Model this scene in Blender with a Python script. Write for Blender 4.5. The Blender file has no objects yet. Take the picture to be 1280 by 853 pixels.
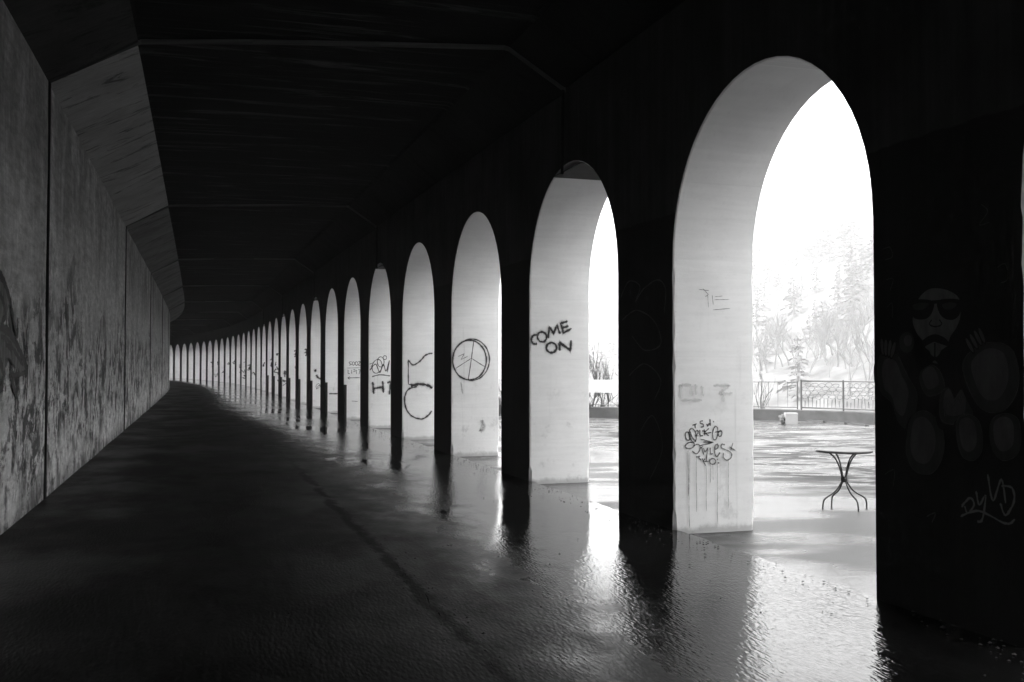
import bpy, math, random
import numpy as np
from mathutils import Vector, Matrix

scene = bpy.context.scene
col = scene.collection
R = math.radians

# ------------------------------------------------------------------ camera
EYE = 1.70
cam_d = bpy.data.cameras.new('camera')
cam_d.sensor_width = 36.0
cam_d.lens = 35.0
cam_d.clip_start = 0.05
cam_d.clip_end = 3000.0
cam = bpy.data.objects.new('camera', cam_d)
col.objects.link(cam)
PITCH = R(1.40)
cam.location = (0, 0, EYE)
cam.rotation_euler = (R(90) + PITCH, 0, 0)
scene.camera = cam

# ------------------------------------------------------------------ sky, sun, exposure
SUN_EL, SUN_AZ = R(52), R(-108)          # azimuth measured from +Y towards +X
world = bpy.data.worlds.new('World')
scene.world = world
world.use_nodes = True
wt = world.node_tree
wt.nodes.clear()
w_out = wt.nodes.new('ShaderNodeOutputWorld')
w_bg = wt.nodes.new('ShaderNodeBackground')
w_bw = wt.nodes.new('ShaderNodeRGBToBW')          # the photograph is black and white
w_sky = wt.nodes.new('ShaderNodeTexSky')
w_sky.sky_type = 'NISHITA'
w_sky.sun_disc = False
w_sky.sun_elevation = SUN_EL
w_sky.sun_rotation = SUN_AZ
w_sky.air_density = 1.6
w_sky.dust_density = 6.0
w_bg.inputs['Strength'].default_value = 0.15
wt.links.new(w_sky.outputs[0], w_bw.inputs[0])
wt.links.new(w_bw.outputs[0], w_bg.inputs['Color'])
wt.links.new(w_bg.outputs[0], w_out.inputs['Surface'])

sun_d = bpy.data.lights.new('sun', 'SUN')
sun_d.energy = 1.3
sun_d.angle = R(25)
sun_d.color = (1, 1, 1)
sun = bpy.data.objects.new('sun', sun_d)
col.objects.link(sun)
to_sun = Vector((math.sin(SUN_AZ) * math.cos(SUN_EL), math.cos(SUN_AZ) * math.cos(SUN_EL), math.sin(SUN_EL)))
sun.rotation_euler = to_sun.to_track_quat('Z', 'Y').to_euler()
sun.location = (0, 0, 60)

vs = scene.view_settings
vs.view_transform = 'Standard'
vs.look = 'None'
vs.exposure = 3.05
vs.gamma = 1.0
vs.use_curve_mapping = False
cy = scene.cycles
cy.use_denoising = True
cy.max_bounces = 8
cy.diffuse_bounces = 5
cy.glossy_bounces = 4
cy.transparent_max_bounces = 12
cy.volume_bounces = 1
cy.sample_clamp_indirect = 6.0
cy.caustics_reflective = False
cy.caustics_refractive = False

# ------------------------------------------------------------------ the line of the gallery (plan)
# s runs along the arcade, u outwards from its inner face
VP = 234.0
FPX = 35.0 / 36.0 * 1280
C0 = 4.79
S0, S1, DS = -60.0, 190.0, 0.1
_th0 = math.atan2((VP - 640) / FPX, 1.0)
_nS = int((S1 - S0) / DS) + 1
_P = np.zeros((_nS, 2)); _T = np.zeros(_nS)
def _integrate():
    d = np.array([math.sin(_th0), math.cos(_th0)]); n = np.array([d[1], -d[0]])
    i0 = int(round(-S0 / DS))
    for i in range(i0 + 1):
        _P[i] = n * C0 + d * (S0 + i * DS); _T[i] = _th0
    th = _th0
    for i in range(i0, _nS - 1):
        s = S0 + i * DS
        th -= float(np.interp(s, [50, 60, 85, 120, 155], [0, 0.0002, .00268, .00332, .00343])) * DS
        _P[i + 1] = _P[i] + DS * np.array([math.sin(th), math.cos(th)]); _T[i + 1] = th
_integrate()
_SG = S0 + DS * np.arange(_nS)
def W(s, u, z=0.0):
    if u < 0: u *= float(np.interp(s, [-5, 14, 45, 75], [1.055, 1.0, .945, .905]))     # the gallery narrows a little
    x = np.interp(s, _SG, _P[:, 0]); y = np.interp(s, _SG, _P[:, 1]); t = np.interp(s, _SG, _T)
    return (float(x + math.cos(t) * u), float(y - math.sin(t) * u), float(z))

# ------------------------------------------------------------------ helpers
ORIG = {}
def tag(o, label=None, cat=None, group=None, kind=None):
    if label: o['label'] = label
    if cat: o['category'] = cat
    if group: o['group'] = group
    if kind: o['kind'] = kind
    return o
def empty(name, loc, label=None, cat=None, group=None, kind=None):
    o = bpy.data.objects.new(name, None)
    o.empty_display_size = 0.2
    o.location = loc
    col.objects.link(o)
    ORIG[o.name] = Vector(loc)
    return tag(o, label, cat, group, kind)
class MB:
    def __init__(self):
        self.v = []; self.f = []; self.uv = []; self.m = []; self.sm = []
    def face(self, pts, uvs=None, m=0, smooth=False):
        b = len(self.v)
        self.v.extend([tuple(p) for p in pts])
        self.f.append(tuple(range(b, b + len(pts))))
        self.uv.extend(uvs if uvs else [(p[0] + .37 * p[1], p[2]) for p in pts])
        self.m.append(m); self.sm.append(smooth)
    def grid(self, rows, uvs, m=0, smooth=True, flip=False):
        """rows: list of lists of points, welded"""
        b = len(self.v); nr = len(rows); nc = len(rows[0])
        for r in rows: self.v.extend([tuple(p) for p in r])
        for i in range(nr - 1):
            for j in range(nc - 1):
                q = [(i, j), (i, j + 1), (i + 1, j + 1), (i + 1, j)]
                if flip: q.reverse()
                self.f.append(tuple(b + a * nc + c for a, c in q))
                self.uv.extend([uvs[a][c] for a, c in q])
                self.m.append(m); self.sm.append(smooth)
    def box(self, c, size, rz=0.0, m=0, bev=0.0):
        cx, cy_, cz = c; hx, hy, hz = size[0] / 2, size[1] / 2, size[2] / 2
        ca, sa = math.cos(rz), math.sin(rz)
        b = min(bev, hx * .9, hy * .9, hz * .9)
        def pt(x, y, z): return (cx + x * ca - y * sa, cy_ + x * sa + y * ca, cz + z)
        if b <= 0:
            q = [pt(x, y, z) for z in (-hz, hz) for (x, y) in ((-hx, -hy), (hx, -hy), (hx, hy), (-hx, hy))]
            for a in ((3, 2, 1, 0), (4, 5, 6, 7), (0, 1, 5, 4), (1, 2, 6, 5), (2, 3, 7, 6), (3, 0, 4, 7)):
                self.face([q[i] for i in a], m=m)
        else:
            def ring(z, i):
                x, y = hx - i, hy - i
                return [pt(*p, z) for p in ((-x + b, -y), (x - b, -y), (x, -y + b), (x, y - b), (x - b, y), (-x + b, y), (-x, y - b), (-x, -y + b))]
            rs = [ring(-hz, b * .6), ring(-hz + b, 0), ring(hz - b, 0), ring(hz, b * .6)]
            for k in range(3):
                for i in range(8):
                    j = (i + 1) % 8
                    self.face([rs[k][i], rs[k][j], rs[k + 1][j], rs[k + 1][i]], m=m)
            self.face(rs[3], m=m); self.face(rs[0][::-1], m=m)
    def tube(self, pts, rad, sides=6, m=0, cap=True):
        pts = [Vector(p) for p in pts]
        n = len(pts)
        rads = rad if isinstance(rad, (list, tuple)) else [rad] * n
        rings = []; up = None; L = 0
        for i in range(n):
            t = (pts[min(i + 1, n - 1)] - pts[max(i - 1, 0)])
            if t.length < 1e-9: t = Vector((0, 0, 1))
            t.normalize()
            if up is None:
                up = Vector((0, 0, 1)) if abs(t.z) < .9 else Vector((1, 0, 0))
            a = t.cross(up)
            if a.length < 1e-4: a = t.cross(Vector((0.3, 1, .2)))
            a.normalize(); b = a.cross(t); up = b
            rings.append([pts[i] + (a * math.cos(2 * math.pi * k / sides) + b * math.sin(2 * math.pi * k / sides)) * rads[i] for k in range(sides)])
        base = len(self.v)
        for r in rings: self.v.extend([tuple(p) for p in r])
        for i in range(n - 1):
            for k in range(sides):
                k2 = (k + 1) % sides
                self.f.append((base + i * sides + k, base + i * sides + k2, base + (i + 1) * sides + k2, base + (i + 1) * sides + k))
                self.uv.extend([(k / sides, i), ((k + 1) / sides, i), ((k + 1) / sides, i + 1), (k / sides, i + 1)])
                self.m.append(m); self.sm.append(True)
        if cap:
            self.f.append(tuple(base + k for k in range(sides))); self.uv.extend([(0, 0)] * sides); self.m.append(m); self.sm.append(False)
            self.f.append(tuple(base + (n - 1) * sides + k for k in reversed(range(sides)))); self.uv.extend([(0, 0)] * sides); self.m.append(m); self.sm.append(False)
    def mesh(self, name, mats, origin=(0, 0, 0)):
        me = bpy.data.meshes.new(name)
        o = origin
        me.from_pydata([(a - o[0], b - o[1], c - o[2]) for a, b, c in self.v], [], self.f)
        for mt in mats: me.materials.append(mt)
        me.polygons.foreach_set('material_index', self.m)
        me.polygons.foreach_set('use_smooth', self.sm)
        ul = me.uv_layers.new(name='uv')
        ul.data.foreach_set('uv', np.array(self.uv, dtype=np.float32).ravel())
        me.validate(); me.update()
        return me
    def build(self, name, mats, parent=None, origin=None):
        if not isinstance(mats, (list, tuple)): mats = [mats]
        if parent is not None: o = ORIG[parent.name]
        else: o = Vector(origin) if origin is not None else Vector((0, 0, 0))
        ob = bpy.data.objects.new(name, self.mesh(name, mats, o))
        col.objects.link(ob)
        if parent is not None: ob.parent = parent
        else: ob.location = o
        ORIG[ob.name] = o
        return ob

# ------------------------------------------------------------------ materials
class NT:
    def __init__(self, name):
        self.mat = bpy.data.materials.new(name); self.mat.use_nodes = True
        self.t = self.mat.node_tree; self.t.nodes.clear()
        self.out = self.t.nodes.new('ShaderNodeOutputMaterial')
    def n(self, k): return self.t.nodes.new(k)
    def l(self, a, b): self.t.links.new(a, b)
    def setin(self, sock, v):
        if isinstance(v, bpy.types.NodeSocket): self.l(v, sock)
        elif isinstance(v, (int, float)) and sock.type == 'RGBA': sock.default_value = (v, v, v, 1)
        else: sock.default_value = v
    def uv(self):
        c = self.n('ShaderNodeUVMap'); c.uv_map = 'uv'; return c.outputs[0]
    def obj(self): return self.n('ShaderNodeTexCoord').outputs['Object']
    def pos(self): return self.n('ShaderNodeNewGeometry').outputs['Position']
    def scale(self, v, s):
        m = self.n('ShaderNodeVectorMath'); m.operation = 'MULTIPLY'; self.l(v, m.inputs[0]); m.inputs[1].default_value = s; return m.outputs[0]
    def noise(self, v, s=(1, 1, 1), detail=6, rough=.6, dist=0.0):
        k = self.n('ShaderNodeTexNoise'); k.inputs['Scale'].default_value = 1.0
        k.inputs['Detail'].default_value = detail; k.inputs['Roughness'].default_value = rough; k.inputs['Distortion'].default_value = dist
        self.l(self.scale(v, s), k.inputs['Vector']); return k.outputs['Fac']
    def vor(self, v, s, feature='F1'):
        k = self.n('ShaderNodeTexVoronoi'); k.feature = feature; k.inputs['Scale'].default_value = 1.0
        self.l(self.scale(v, s), k.inputs['Vector']); return k.outputs['Distance']
    def ramp(self, x, a, b, lo=0.0, hi=1.0, smooth=True):
        m = self.n('ShaderNodeMapRange'); m.interpolation_type = 'SMOOTHSTEP' if smooth else 'LINEAR'
        self.setin(m.inputs['Value'], x)
        m.inputs['From Min'].default_value = a; m.inputs['From Max'].default_value = b
        m.inputs['To Min'].default_value = lo; m.inputs['To Max'].default_value = hi
        return m.outputs['Result']
    def math(self, op, a, b=0.0, clamp=False):
        m = self.n('ShaderNodeMath'); m.operation = op; m.use_clamp = clamp
        self.setin(m.inputs[0], a); self.setin(m.inputs[1], b); return m.outputs[0]
    def mix(self, f, a, b):
        m = self.n('ShaderNodeMix'); m.data_type = 'FLOAT'
        self.setin(m.inputs[0], f); self.setin(m.inputs[2], a); self.setin(m.inputs[3], b); return m.outputs[0]
    def sep(self, v):
        s = self.n('ShaderNodeSeparateXYZ'); self.l(v, s.inputs[0]); return s.outputs
    def bump(self, h, strength=.3, dist=.01, normal=None):
        b = self.n('ShaderNodeBump'); b.inputs['Strength'].default_value = strength; b.inputs['Distance'].default_value = dist
        self.setin(b.inputs['Height'], h)
        if normal is not None: self.l(normal, b.inputs['Normal'])
        return b.outputs[0]
    def grey(self, v):
        c = self.n('ShaderNodeCombineColor')
        for i in range(3): self.setin(c.inputs[i], v)
        return c.outputs[0]
    def bsdf(self, colour, rough=.8, spec=.3, normal=None, metallic=0.0, alpha=None, ior=None):
        p = self.n('ShaderNodeBsdfPrincipled')
        if isinstance(colour, (int, float)): p.inputs['Base Color'].default_value = (colour, colour, colour, 1)
        else: self.l(self.grey(colour), p.inputs['Base Color'])
        self.setin(p.inputs['Roughness'], rough); p.inputs['Specular IOR Level'].default_value = spec
        p.inputs['Metallic'].default_value = metallic
        if ior: p.inputs['IOR'].default_value = ior
        if normal is not None: self.l(normal, p.inputs['Normal'])
        if alpha is not None: self.setin(p.inputs['Alpha'], alpha)
        self.l(p.outputs[0], self.out.inputs['Surface'])
        return self.mat

def mat_plain(name, v, rough=.7, var=.25, sc=6.0, spec=.3, metallic=0.0, bump=.2):
    t = NT(name); p = t.obj()
    n = t.noise(p, (sc, sc, sc)); c = t.ramp(n, .25, .75, v * (1 - var), v * (1 + var), False)
    return t.bsdf(c, rough, spec, t.bump(t.noise(p, (sc * 6,) * 3, 3), bump, .004), metallic)

def mat_back_wall():
    t = NT('stained_concrete_wall'); uv = t.uv(); s, z, _ = t.sep(uv)
    big = t.noise(uv, (.35, .5, 1), 4)
    st1 = t.noise(uv, (.8, 1.5, 1), 9, .70, .4)
    st2 = t.noise(uv, (17, 1.1, 1), 6, .62, .5)
    fine = t.noise(uv, (2.4, 8, 1), 9, .80)
    c = t.ramp(big, .25, .75, .64, .84, False)
    c = t.math('MULTIPLY', c, t.ramp(st1, .28, .66, .80, 1.12))
    c = t.math('MULTIPLY', c, t.ramp(st2, .3, .7, .88, 1.07))
    c = t.math('MULTIPLY', c, t.ramp(fine, .3, .7, .66, 1.32))
    # ragged dark damp growth hanging in the lower half
    blot = t.noise(uv, (1.9, 1.5, 1), 10, .74, .5)
    zone = t.noise(uv, (.28, .4, 1), 3)
    zz = t.math('ADD', z, t.ramp(zone, .3, .7, -.9, .9, False))
    band = t.math('MULTIPLY', t.ramp(zz, .1, .7), t.ramp(zz, 3.1, 2.0))
    thr = t.math('MULTIPLY', t.ramp(blot, .49, .535), band)
    c = t.math('MULTIPLY', c, t.mix(thr, 1.0, .16))
    blot2 = t.noise(uv, (4.2, 3.6, 1), 9, .74, .6)
    thr2 = t.math('MULTIPLY', t.ramp(blot2, .53, .575), t.ramp(zz, 3.6, 1.2))
    c = t.math('MULTIPLY', c, t.mix(thr2, 1.0, .30))
    # grey runs from the top joint
    runs = t.noise(uv, (.8, .35, 1), 9, .70, .4)
    c = t.math('MULTIPLY', c, t.mix(t.math('MULTIPLY', t.ramp(runs, .42, .62), t.ramp(z, 2.2, 4.6)), 1.0, .55))
    # soot and spray at the foot
    foot = t.math('ADD', z, t.ramp(t.noise(uv, (1.6, 1.2, 1), 7, .7), .2, .8, -.45, .45, False))
    c = t.math('MULTIPLY', c, t.ramp(foot, -.1, .42, .25, 1.0))
    pale = t.math('MULTIPLY', t.ramp(t.noise(uv, (1.6, 2.6, 1), 9, .72, .5), .54, .60), t.ramp(z, 2.8, 1.0))
    c = t.mix(t.math('MULTIPLY', pale, .5), c, .62)
    h = t.math('ADD', t.math('MULTIPLY', fine, .5), st2)
    return t.bsdf(c, t.ramp(st1, .3, .7, .7, .9), .25, t.bump(h, .35, .012))

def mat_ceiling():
    t = NT('shade_toned_ceiling_concrete'); uv = t.uv()
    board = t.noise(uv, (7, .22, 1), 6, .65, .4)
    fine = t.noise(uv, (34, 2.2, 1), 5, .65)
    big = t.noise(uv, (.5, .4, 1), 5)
    c = t.ramp(big, .3, .7, .0025, .006, False)  # near-black base: the ceiling's deep shade is put into its colour
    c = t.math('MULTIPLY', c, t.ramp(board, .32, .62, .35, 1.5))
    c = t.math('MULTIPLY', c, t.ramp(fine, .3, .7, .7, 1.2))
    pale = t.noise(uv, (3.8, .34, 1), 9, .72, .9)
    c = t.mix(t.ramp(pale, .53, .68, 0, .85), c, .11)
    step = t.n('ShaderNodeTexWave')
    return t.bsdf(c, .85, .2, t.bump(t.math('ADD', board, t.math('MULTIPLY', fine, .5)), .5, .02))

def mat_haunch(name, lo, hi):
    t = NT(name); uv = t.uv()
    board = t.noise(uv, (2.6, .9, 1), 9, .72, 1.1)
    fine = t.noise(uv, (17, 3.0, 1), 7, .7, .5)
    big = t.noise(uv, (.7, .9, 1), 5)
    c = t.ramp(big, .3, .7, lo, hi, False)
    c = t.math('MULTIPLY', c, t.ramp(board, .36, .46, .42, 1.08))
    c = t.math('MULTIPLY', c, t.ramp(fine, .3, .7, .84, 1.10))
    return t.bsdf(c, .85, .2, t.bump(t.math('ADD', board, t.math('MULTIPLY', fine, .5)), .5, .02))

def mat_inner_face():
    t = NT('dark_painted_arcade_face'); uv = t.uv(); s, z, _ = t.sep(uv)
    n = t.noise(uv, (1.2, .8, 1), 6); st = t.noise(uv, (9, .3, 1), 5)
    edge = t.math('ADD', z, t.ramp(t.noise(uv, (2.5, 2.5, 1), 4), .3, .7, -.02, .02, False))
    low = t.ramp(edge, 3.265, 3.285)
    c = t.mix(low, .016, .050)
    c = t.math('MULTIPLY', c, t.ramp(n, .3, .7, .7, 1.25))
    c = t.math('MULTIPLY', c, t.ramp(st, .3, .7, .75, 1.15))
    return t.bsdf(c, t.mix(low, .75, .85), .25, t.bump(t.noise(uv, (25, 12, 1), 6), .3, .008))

def mat_reveal(name, line):
    t = NT(name); uv = t.uv(); a, z, _ = t.sep(uv)
    big = t.noise(uv, (.8, .8, 1), 4); fine = t.noise(uv, (22, 22, 1), 6, .7)
    brush = t.noise(uv, (1.5, 16, 1), 5, .6)
    edge = t.math('ADD', z, t.ramp(t.noise(uv, (1.5, 1.5, 1), 5), .3, .7, -.03, .03, False))
    up = t.ramp(edge, line - .012, line + .012)
    c = t.mix(up, .86, .84)
    lift = t.ramp(t.math('FRACT', t.math('MULTIPLY', z, 1.12)), 0.0, .012, .93, 1.0)   # faint form-board lines
    c = t.math('MULTIPLY', c, lift)
    c = t.math('MULTIPLY', c, t.ramp(big, .3, .7, .90, 1.03))
    c = t.math('MULTIPLY', c, t.ramp(brush, .3, .7, .96, 1.02))
    c = t.math('MULTIPLY', c, t.ramp(fine, .25, .5, .93, 1.0))
    runs = t.noise(uv, (11, .35, 1), 6, .65)
    c = t.math('MULTIPLY', c, t.mix(t.math('MULTIPLY', t.ramp(runs, .58, .72), t.ramp(z, 4.4, 2.5)), 1.0, .86))
    sm = t.math('MULTIPLY', t.ramp(t.noise(uv, (3.0, 2.6, 1), 7, .7), .56, .66), t.ramp(z, 1.9, .7))
    c = t.math('MULTIPLY', c, t.mix(sm, 1.0, .82))
    spots = t.ramp(t.vor(uv, (7, 7, 1)), .035, .02)
    spots = t.math('MULTIPLY', spots, t.ramp(t.noise(uv, (2, 2, 1), 2), .52, .56))
    c = t.math('MULTIPLY', c, t.mix(spots, 1.0, .4))
    foot = t.math('ADD', z, t.ramp(t.noise(uv, (5, 3, 1), 7, .7), .25, .75, -.05, .05, False))
    c = t.math('MULTIPLY', c, t.ramp(foot, -.02, .06, .6, 1.0))
    return t.bsdf(c, .6, .3, t.bump(t.math('ADD', fine, brush), .18, .006))

def mat_floor(name, lo, hi):
    t = NT(name); uv = t.uv(); s, u, _ = t.sep(uv)
    grit = t.noise(uv, (13, 46, 1), 2.5, .55); grain = t.vor(uv, (16, 48, 1)); fine = t.noise(uv, (55, 120, 1), 3, .6)
    big = t.noise(uv, (.5, .7, 1), 6, .6); edge = t.noise(uv, (1.6, 2.4, 1), 7, .65)
    jag = t.ramp(edge, .25, .75, -.55, .55, False)
    c = t.ramp(big, .3, .7, lo, hi, False)
    c = t.math('MULTIPLY', c, t.ramp(grit, .3, .7, .35, 1.9))
    c = t.math('MULTIPLY', c, t.ramp(t.noise(uv, (1.1, 3.5, 1), 7, .7), .35, .65, .6, 1.35))
    # rain driven in through the arches: wet by the piers, drier towards the back wall
    reach = t.math('ADD', t.math('ADD', u, jag), t.ramp(big, .25, .75, -.7, .7, False))
    reach = t.math('ADD', reach, t.ramp(s, 16, 45, 0.0, 1.5))
    damp = t.ramp(reach, -3.2, -1.0)
    # standing water: one long pool before the second arch and scattered ones farther on
    ds = t.math('ABSOLUTE', t.math('SUBTRACT', t.math('ADD', s, jag), 10.3))
    pool = t.math('MULTIPLY', t.ramp(ds, 2.6, 1.7), t.ramp(t.math('ADD', u, jag), -2.9, -2.3))
    far = t.math('MULTIPLY', t.ramp(t.noise(uv, (.32, .8, 1), 6, .6), .50, .56), t.ramp(s, 13.6, 14.4))
    near = t.math('MULTIPLY', t.ramp(t.noise(uv, (1.1, 1.3, 1), 6, .65), .58, .64), t.ramp(u, -1.6, -.9))
    pool = t.math('MAXIMUM', t.math('MAXIMUM', pool, near), far)
    pool = t.math('MULTIPLY', pool, damp)
    rough = t.mix(damp, t.ramp(big, .35, .65, .36, .6), t.mix(pool, t.ramp(grit, .3, .7, .03, .10), .03))
    h = t.math('ADD', grit, t.math('MULTIPLY', grain, .9))
    h = t.math('ADD', h, t.math('MULTIPLY', fine, .04))
    b1 = t.bump(t.math('MULTIPLY', h, t.mix(damp, 1.0, t.mix(pool, .80, .12))), 1.0, .0022)
    b2 = t.bump(t.noise(uv, (4, 7, 1), 3, .5), .10, .010, b1)
    # grime and trough shade painted together as one dark band along the lane joint
    dj = t.math('ABSOLUTE', t.math('ADD', t.math('ADD', u, 3.05), t.math('MULTIPLY', jag, .16)))
    joint_dark = t.math('MULTIPLY', t.math('MULTIPLY', t.ramp(dj, .09, .02), t.ramp(edge, .36, .52)), t.ramp(s, 20, 13))
    c = t.math('MULTIPLY', c, t.mix(joint_dark, 1.0, .6)); rough = t.mix(t.math('MULTIPLY', joint_dark, .5), rough, .8)
    p = t.bsdf(c, rough, .5, b2, ior=1.36)
    bs = [n for n in t.t.nodes if n.type == 'BSDF_PRINCIPLED'][0]
    t.l(t.mix(t.math('MULTIPLY', joint_dark, .6), t.mix(damp, .24, .5), .1), bs.inputs['Specular IOR Level'])
    return p

def mat_terrace():
    t = NT('wet_pale_terrace_paving'); p = t.pos()
    big = t.noise(p, (.22, .5, 1), 6, .6, .6); mid = t.noise(p, (1.2, 2.6, 1), 7, .65, .5); grit = t.noise(p, (38, 38, 1), 5, .7)
    c = t.ramp(big, .3, .7, .045, .075, False)
    patch = t.math('MULTIPLY', t.ramp(big, .58, .48), t.ramp(mid, .42, .52))
    patch = t.math('MULTIPLY', patch, t.ramp(t.sep(t.uv())[1], 2.6, 5.0))
    c = t.math('MULTIPLY', c, t.mix(patch, 1.0, .22))
    c = t.math('MULTIPLY', c, t.ramp(grit, .3, .7, .75, 1.2))
    film = t.ramp(t.noise(p, (.35, .7, 1), 4, .5), .42, .56)
    rough = t.mix(film, .45, .08)
    rough = t.mix(patch, rough, .75)
    h = t.mix(film, grit, t.math('MULTIPLY', grit, .2))
    return t.bsdf(c, rough, .3, t.bump(t.math('ADD', h, t.math('MULTIPLY', mid, .6)), .7, .012))

def mat_paint(name, v, soft=.45, amount=1.0):
    t = NT(name); uv = t.uv(); a, b, _ = t.sep(uv)
    d = t.math('ABSOLUTE', t.math('SUBTRACT', t.math('MULTIPLY', b, 2.0), 1.0))
    g = t.noise(t.pos(), (160, 160, 160), 3, .6)
    d = t.math('ADD', d, t.ramp(g, .25, .75, -.22, .22, False))
    g2 = t.noise(t.pos(), (9, 9, 9), 4, .6)
    d = t.math('ADD', d, t.ramp(g2, .3, .7, -.15, .30, False))
    al = t.ramp(d, 1.05, 1.0 - soft)
    al = t.math('MULTIPLY', al, amount)
    return t.bsdf(v, .55, .3, None, alpha=al)

def mat_fill(name, v, var=.3):
    t = NT(name); p = t.pos()
    c = t.ramp(t.noise(p, (14, 14, 5), 5), .3, .7, v * (1 - var), v * (1 + var), False)
    return t.bsdf(c, .6, .3)

def mat_hill():
    t = NT('pale_winter_hillside'); p = t.pos()
    n = t.noise(p, (.05, .05, .05), 7, .65); f = t.noise(p, (.7, .7, .7), 6, .7)
    scrub = t.noise(p, (.16, .16, .10), 8, .72)
    c = t.ramp(n, .3, .7, .042, .07, False)
    c = t.math('MULTIPLY', c, t.ramp(scrub, .38, .62, .45, 1.25))
    c = t.math('MULTIPLY', c, t.ramp(f, .3, .7, .72, 1.15))
    return t.bsdf(c, .95, .1, t.bump(f, .6, .3))

M = dict(
    wall=mat_back_wall(), ceil=mat_ceiling(), haunch=mat_haunch('streaked_pale_haunch', .40, .60), haunch_dark=mat_haunch('streaked_dark_haunch', .04, .09), haunch_mid=mat_haunch('streaked_grey_haunch', .20, .34), face=mat_inner_face(),
    reveal=mat_reveal('whitewashed_reveal', 3.86), reveal_low=mat_reveal('whitewashed_reveal_low_line', 2.78),
    floor_wet=mat_floor('wet_worn_paving', .005, .013), floor_dry=mat_floor('damp_dark_asphalt', .002, .006), terrace=mat_terrace(), hill=mat_hill(),
    outer=mat_plain('outer_concrete', .35, .85, .2, 2.0),
    spray=mat_paint('black_spray_paint', .012, .75), spray_thin=mat_paint('thin_dark_spray_paint', .03, .5, .85),
    spray_fog=mat_paint('overspray_mist', .03, 1.0, .30), ghost=mat_paint('scrubbed_grey_paint', .30, 1.0, .38),
    marker=mat_paint('marker_ink', .05, .4, .8), pale_tag=mat_paint('pale_spray_paint', .30, .5, .8),
    dim_tag=mat_paint('dim_grey_spray_paint', .12, .6, .7), wall_tag=mat_paint('black_wall_spray', .006, .3, 1.0),
    mural_black=mat_fill('mural_black_paint', .003), mural_skin=mat_fill('mural_grey_paint', .14), mural_mid=mat_fill('mural_mid_grey_paint', .10),
    mural_dark=mat_fill('mural_dark_grey_paint', .04), wall_fill=mat_fill('wall_mural_dark_paint', .13, .8),
    black_metal=mat_plain('black_painted_iron', .012, .45, .3, 20, .5), table_top=mat_plain('dark_weathered_table_top', .05, .35, .4, 9, .5),
    rail=mat_plain('grey_galvanised_rail', .034, .5, .25, 12, .5), pale_rail=mat_plain('pale_galvanised_rail', .04, .5, .2, 12, .5),
    kerb=mat_plain('wet_grey_kerb_concrete', .026, .7, .5, 3.0), block=mat_plain('pale_concrete_block', .16, .8, .15, 5.0),
    stop=mat_plain('black_rubber', .02, .7, .3, 8.0), banner=mat_plain('white_banner_cloth', .30, .7, .06, 4.0), ink=mat_plain('banner_black_ink', .03, .7, .1, 5),
    plinth=mat_plain('dark_plinth_concrete', .009, .85, .4, 3.0), plate=mat_plain('dark_crown_and_pipe', .03, .7, .4, 6.0),
    haunch_black=mat_haunch('streaked_black_haunch', .010, .026), lip=mat_haunch('limed_lit_joint_edge', .05, .26), joint=mat_plain('black_joint_filler', .010, .9, .3, 4.0),
    gravel=mat_plain('dark_grit', .05, .6, .5, 30),
    bark=mat_plain('grey_bark', .05, .9, .3, 6.0), needles=mat_plain('dull_conifer_needles', .05, .9, .4, 3.0, .1), twigs=mat_plain('bare_grey_twigs', .045, .9, .25, 3.0, .1),
)

# ------------------------------------------------------------------ floor of the gallery
SP, PW, DEP, RAD, SPRING = 4.56, 1.40, 0.95, 1.58, 2.80
SA, SB = -27.0, 176.0
U_L = -6.5
LANE = -3.05
SILL = 0.04
GZ = -0.045          # terrace level outside
rnd = random.Random(4)

def strip(mb, ss, us, zf, m=0, flip=True):
    rows = []; uvs = []
    for s in ss:
        rows.append([W(s, u, zf(s, u)) for u in us]); uvs.append([(s, u) for u in us])
    mb.grid(rows, uvs, m, True, flip)

def steps(a, b, near=.25, far=1.0, lim=25):
    out = [a]
    while out[-1] < b - 1e-6:
        s = out[-1]
        out.append(min(b, s + (near if -2 < s < lim else far)))
    return out

def seam(s): return .02 * math.sin(s * 1.7) + .014 * math.sin(s * 4.3 + 1) + .008 * math.sin(s * 11.1 + 2)
floor = empty('floor', W(0, -3, 0), kind='structure')
mb = MB()
ss = steps(SA, SB, .12, .6, 22)
rows = []; uvs = []
for s in ss:
    us = [U_L - .4 + (LANE + seam(s) - U_L + .4) * k / 12 for k in range(13)]
    rows.append([W(s, u, .004 + (.005 * math.sin(s * .9 + u) if k < 12 else 0)) for k, u in enumerate(us)] + [W(s, us[-1] + .012, -.02)])
    uvs.append([(s, u) for u in us] + [(s, us[-1] + .012)])
mb.grid([r[:-1] for r in rows], [r[:-1] for r in uvs], 0, True, True); mb.grid([r[-2:] for r in rows], [r[-2:] for r in uvs], 0, False, True)
mb.build('asphalt_lane', M['floor_dry'], floor)
mb = MB()
rows = []; uvs = []
for s in ss:
    e0 = LANE + seam(s) + .003 + rnd.choice([0, 0, 0, 0, .003, .012]) - (.04 if s > 17 else 0)
    e1 = SILL + .018 * math.sin(s * 5.1) + .012 * math.sin(s * 13.7 + 1)
    us = [e0 - .008] + [e0 + (e1 - e0) * k / 12 for k in range(13)] + [e1 + .012]
    zs = [-.03] + [-.004 + .005 * math.sin(s * .7 + u * 2.1) * (0 < k < 12) for k, u in enumerate(us[1:-1])] + [GZ - .03]
    rows.append([W(s, u, z) for u, z in zip(us, zs)]); uvs.append([(s, u) for u in us])
for q0, q1 in ((0, 2), (1, 14), (13, 15)):
    mb.grid([r[q0:q1] for r in rows], [r[q0:q1] for r in uvs], 0, True, True)
mb.build('paved_lane', M['floor_wet'], floor)
mb = MB()
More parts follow.
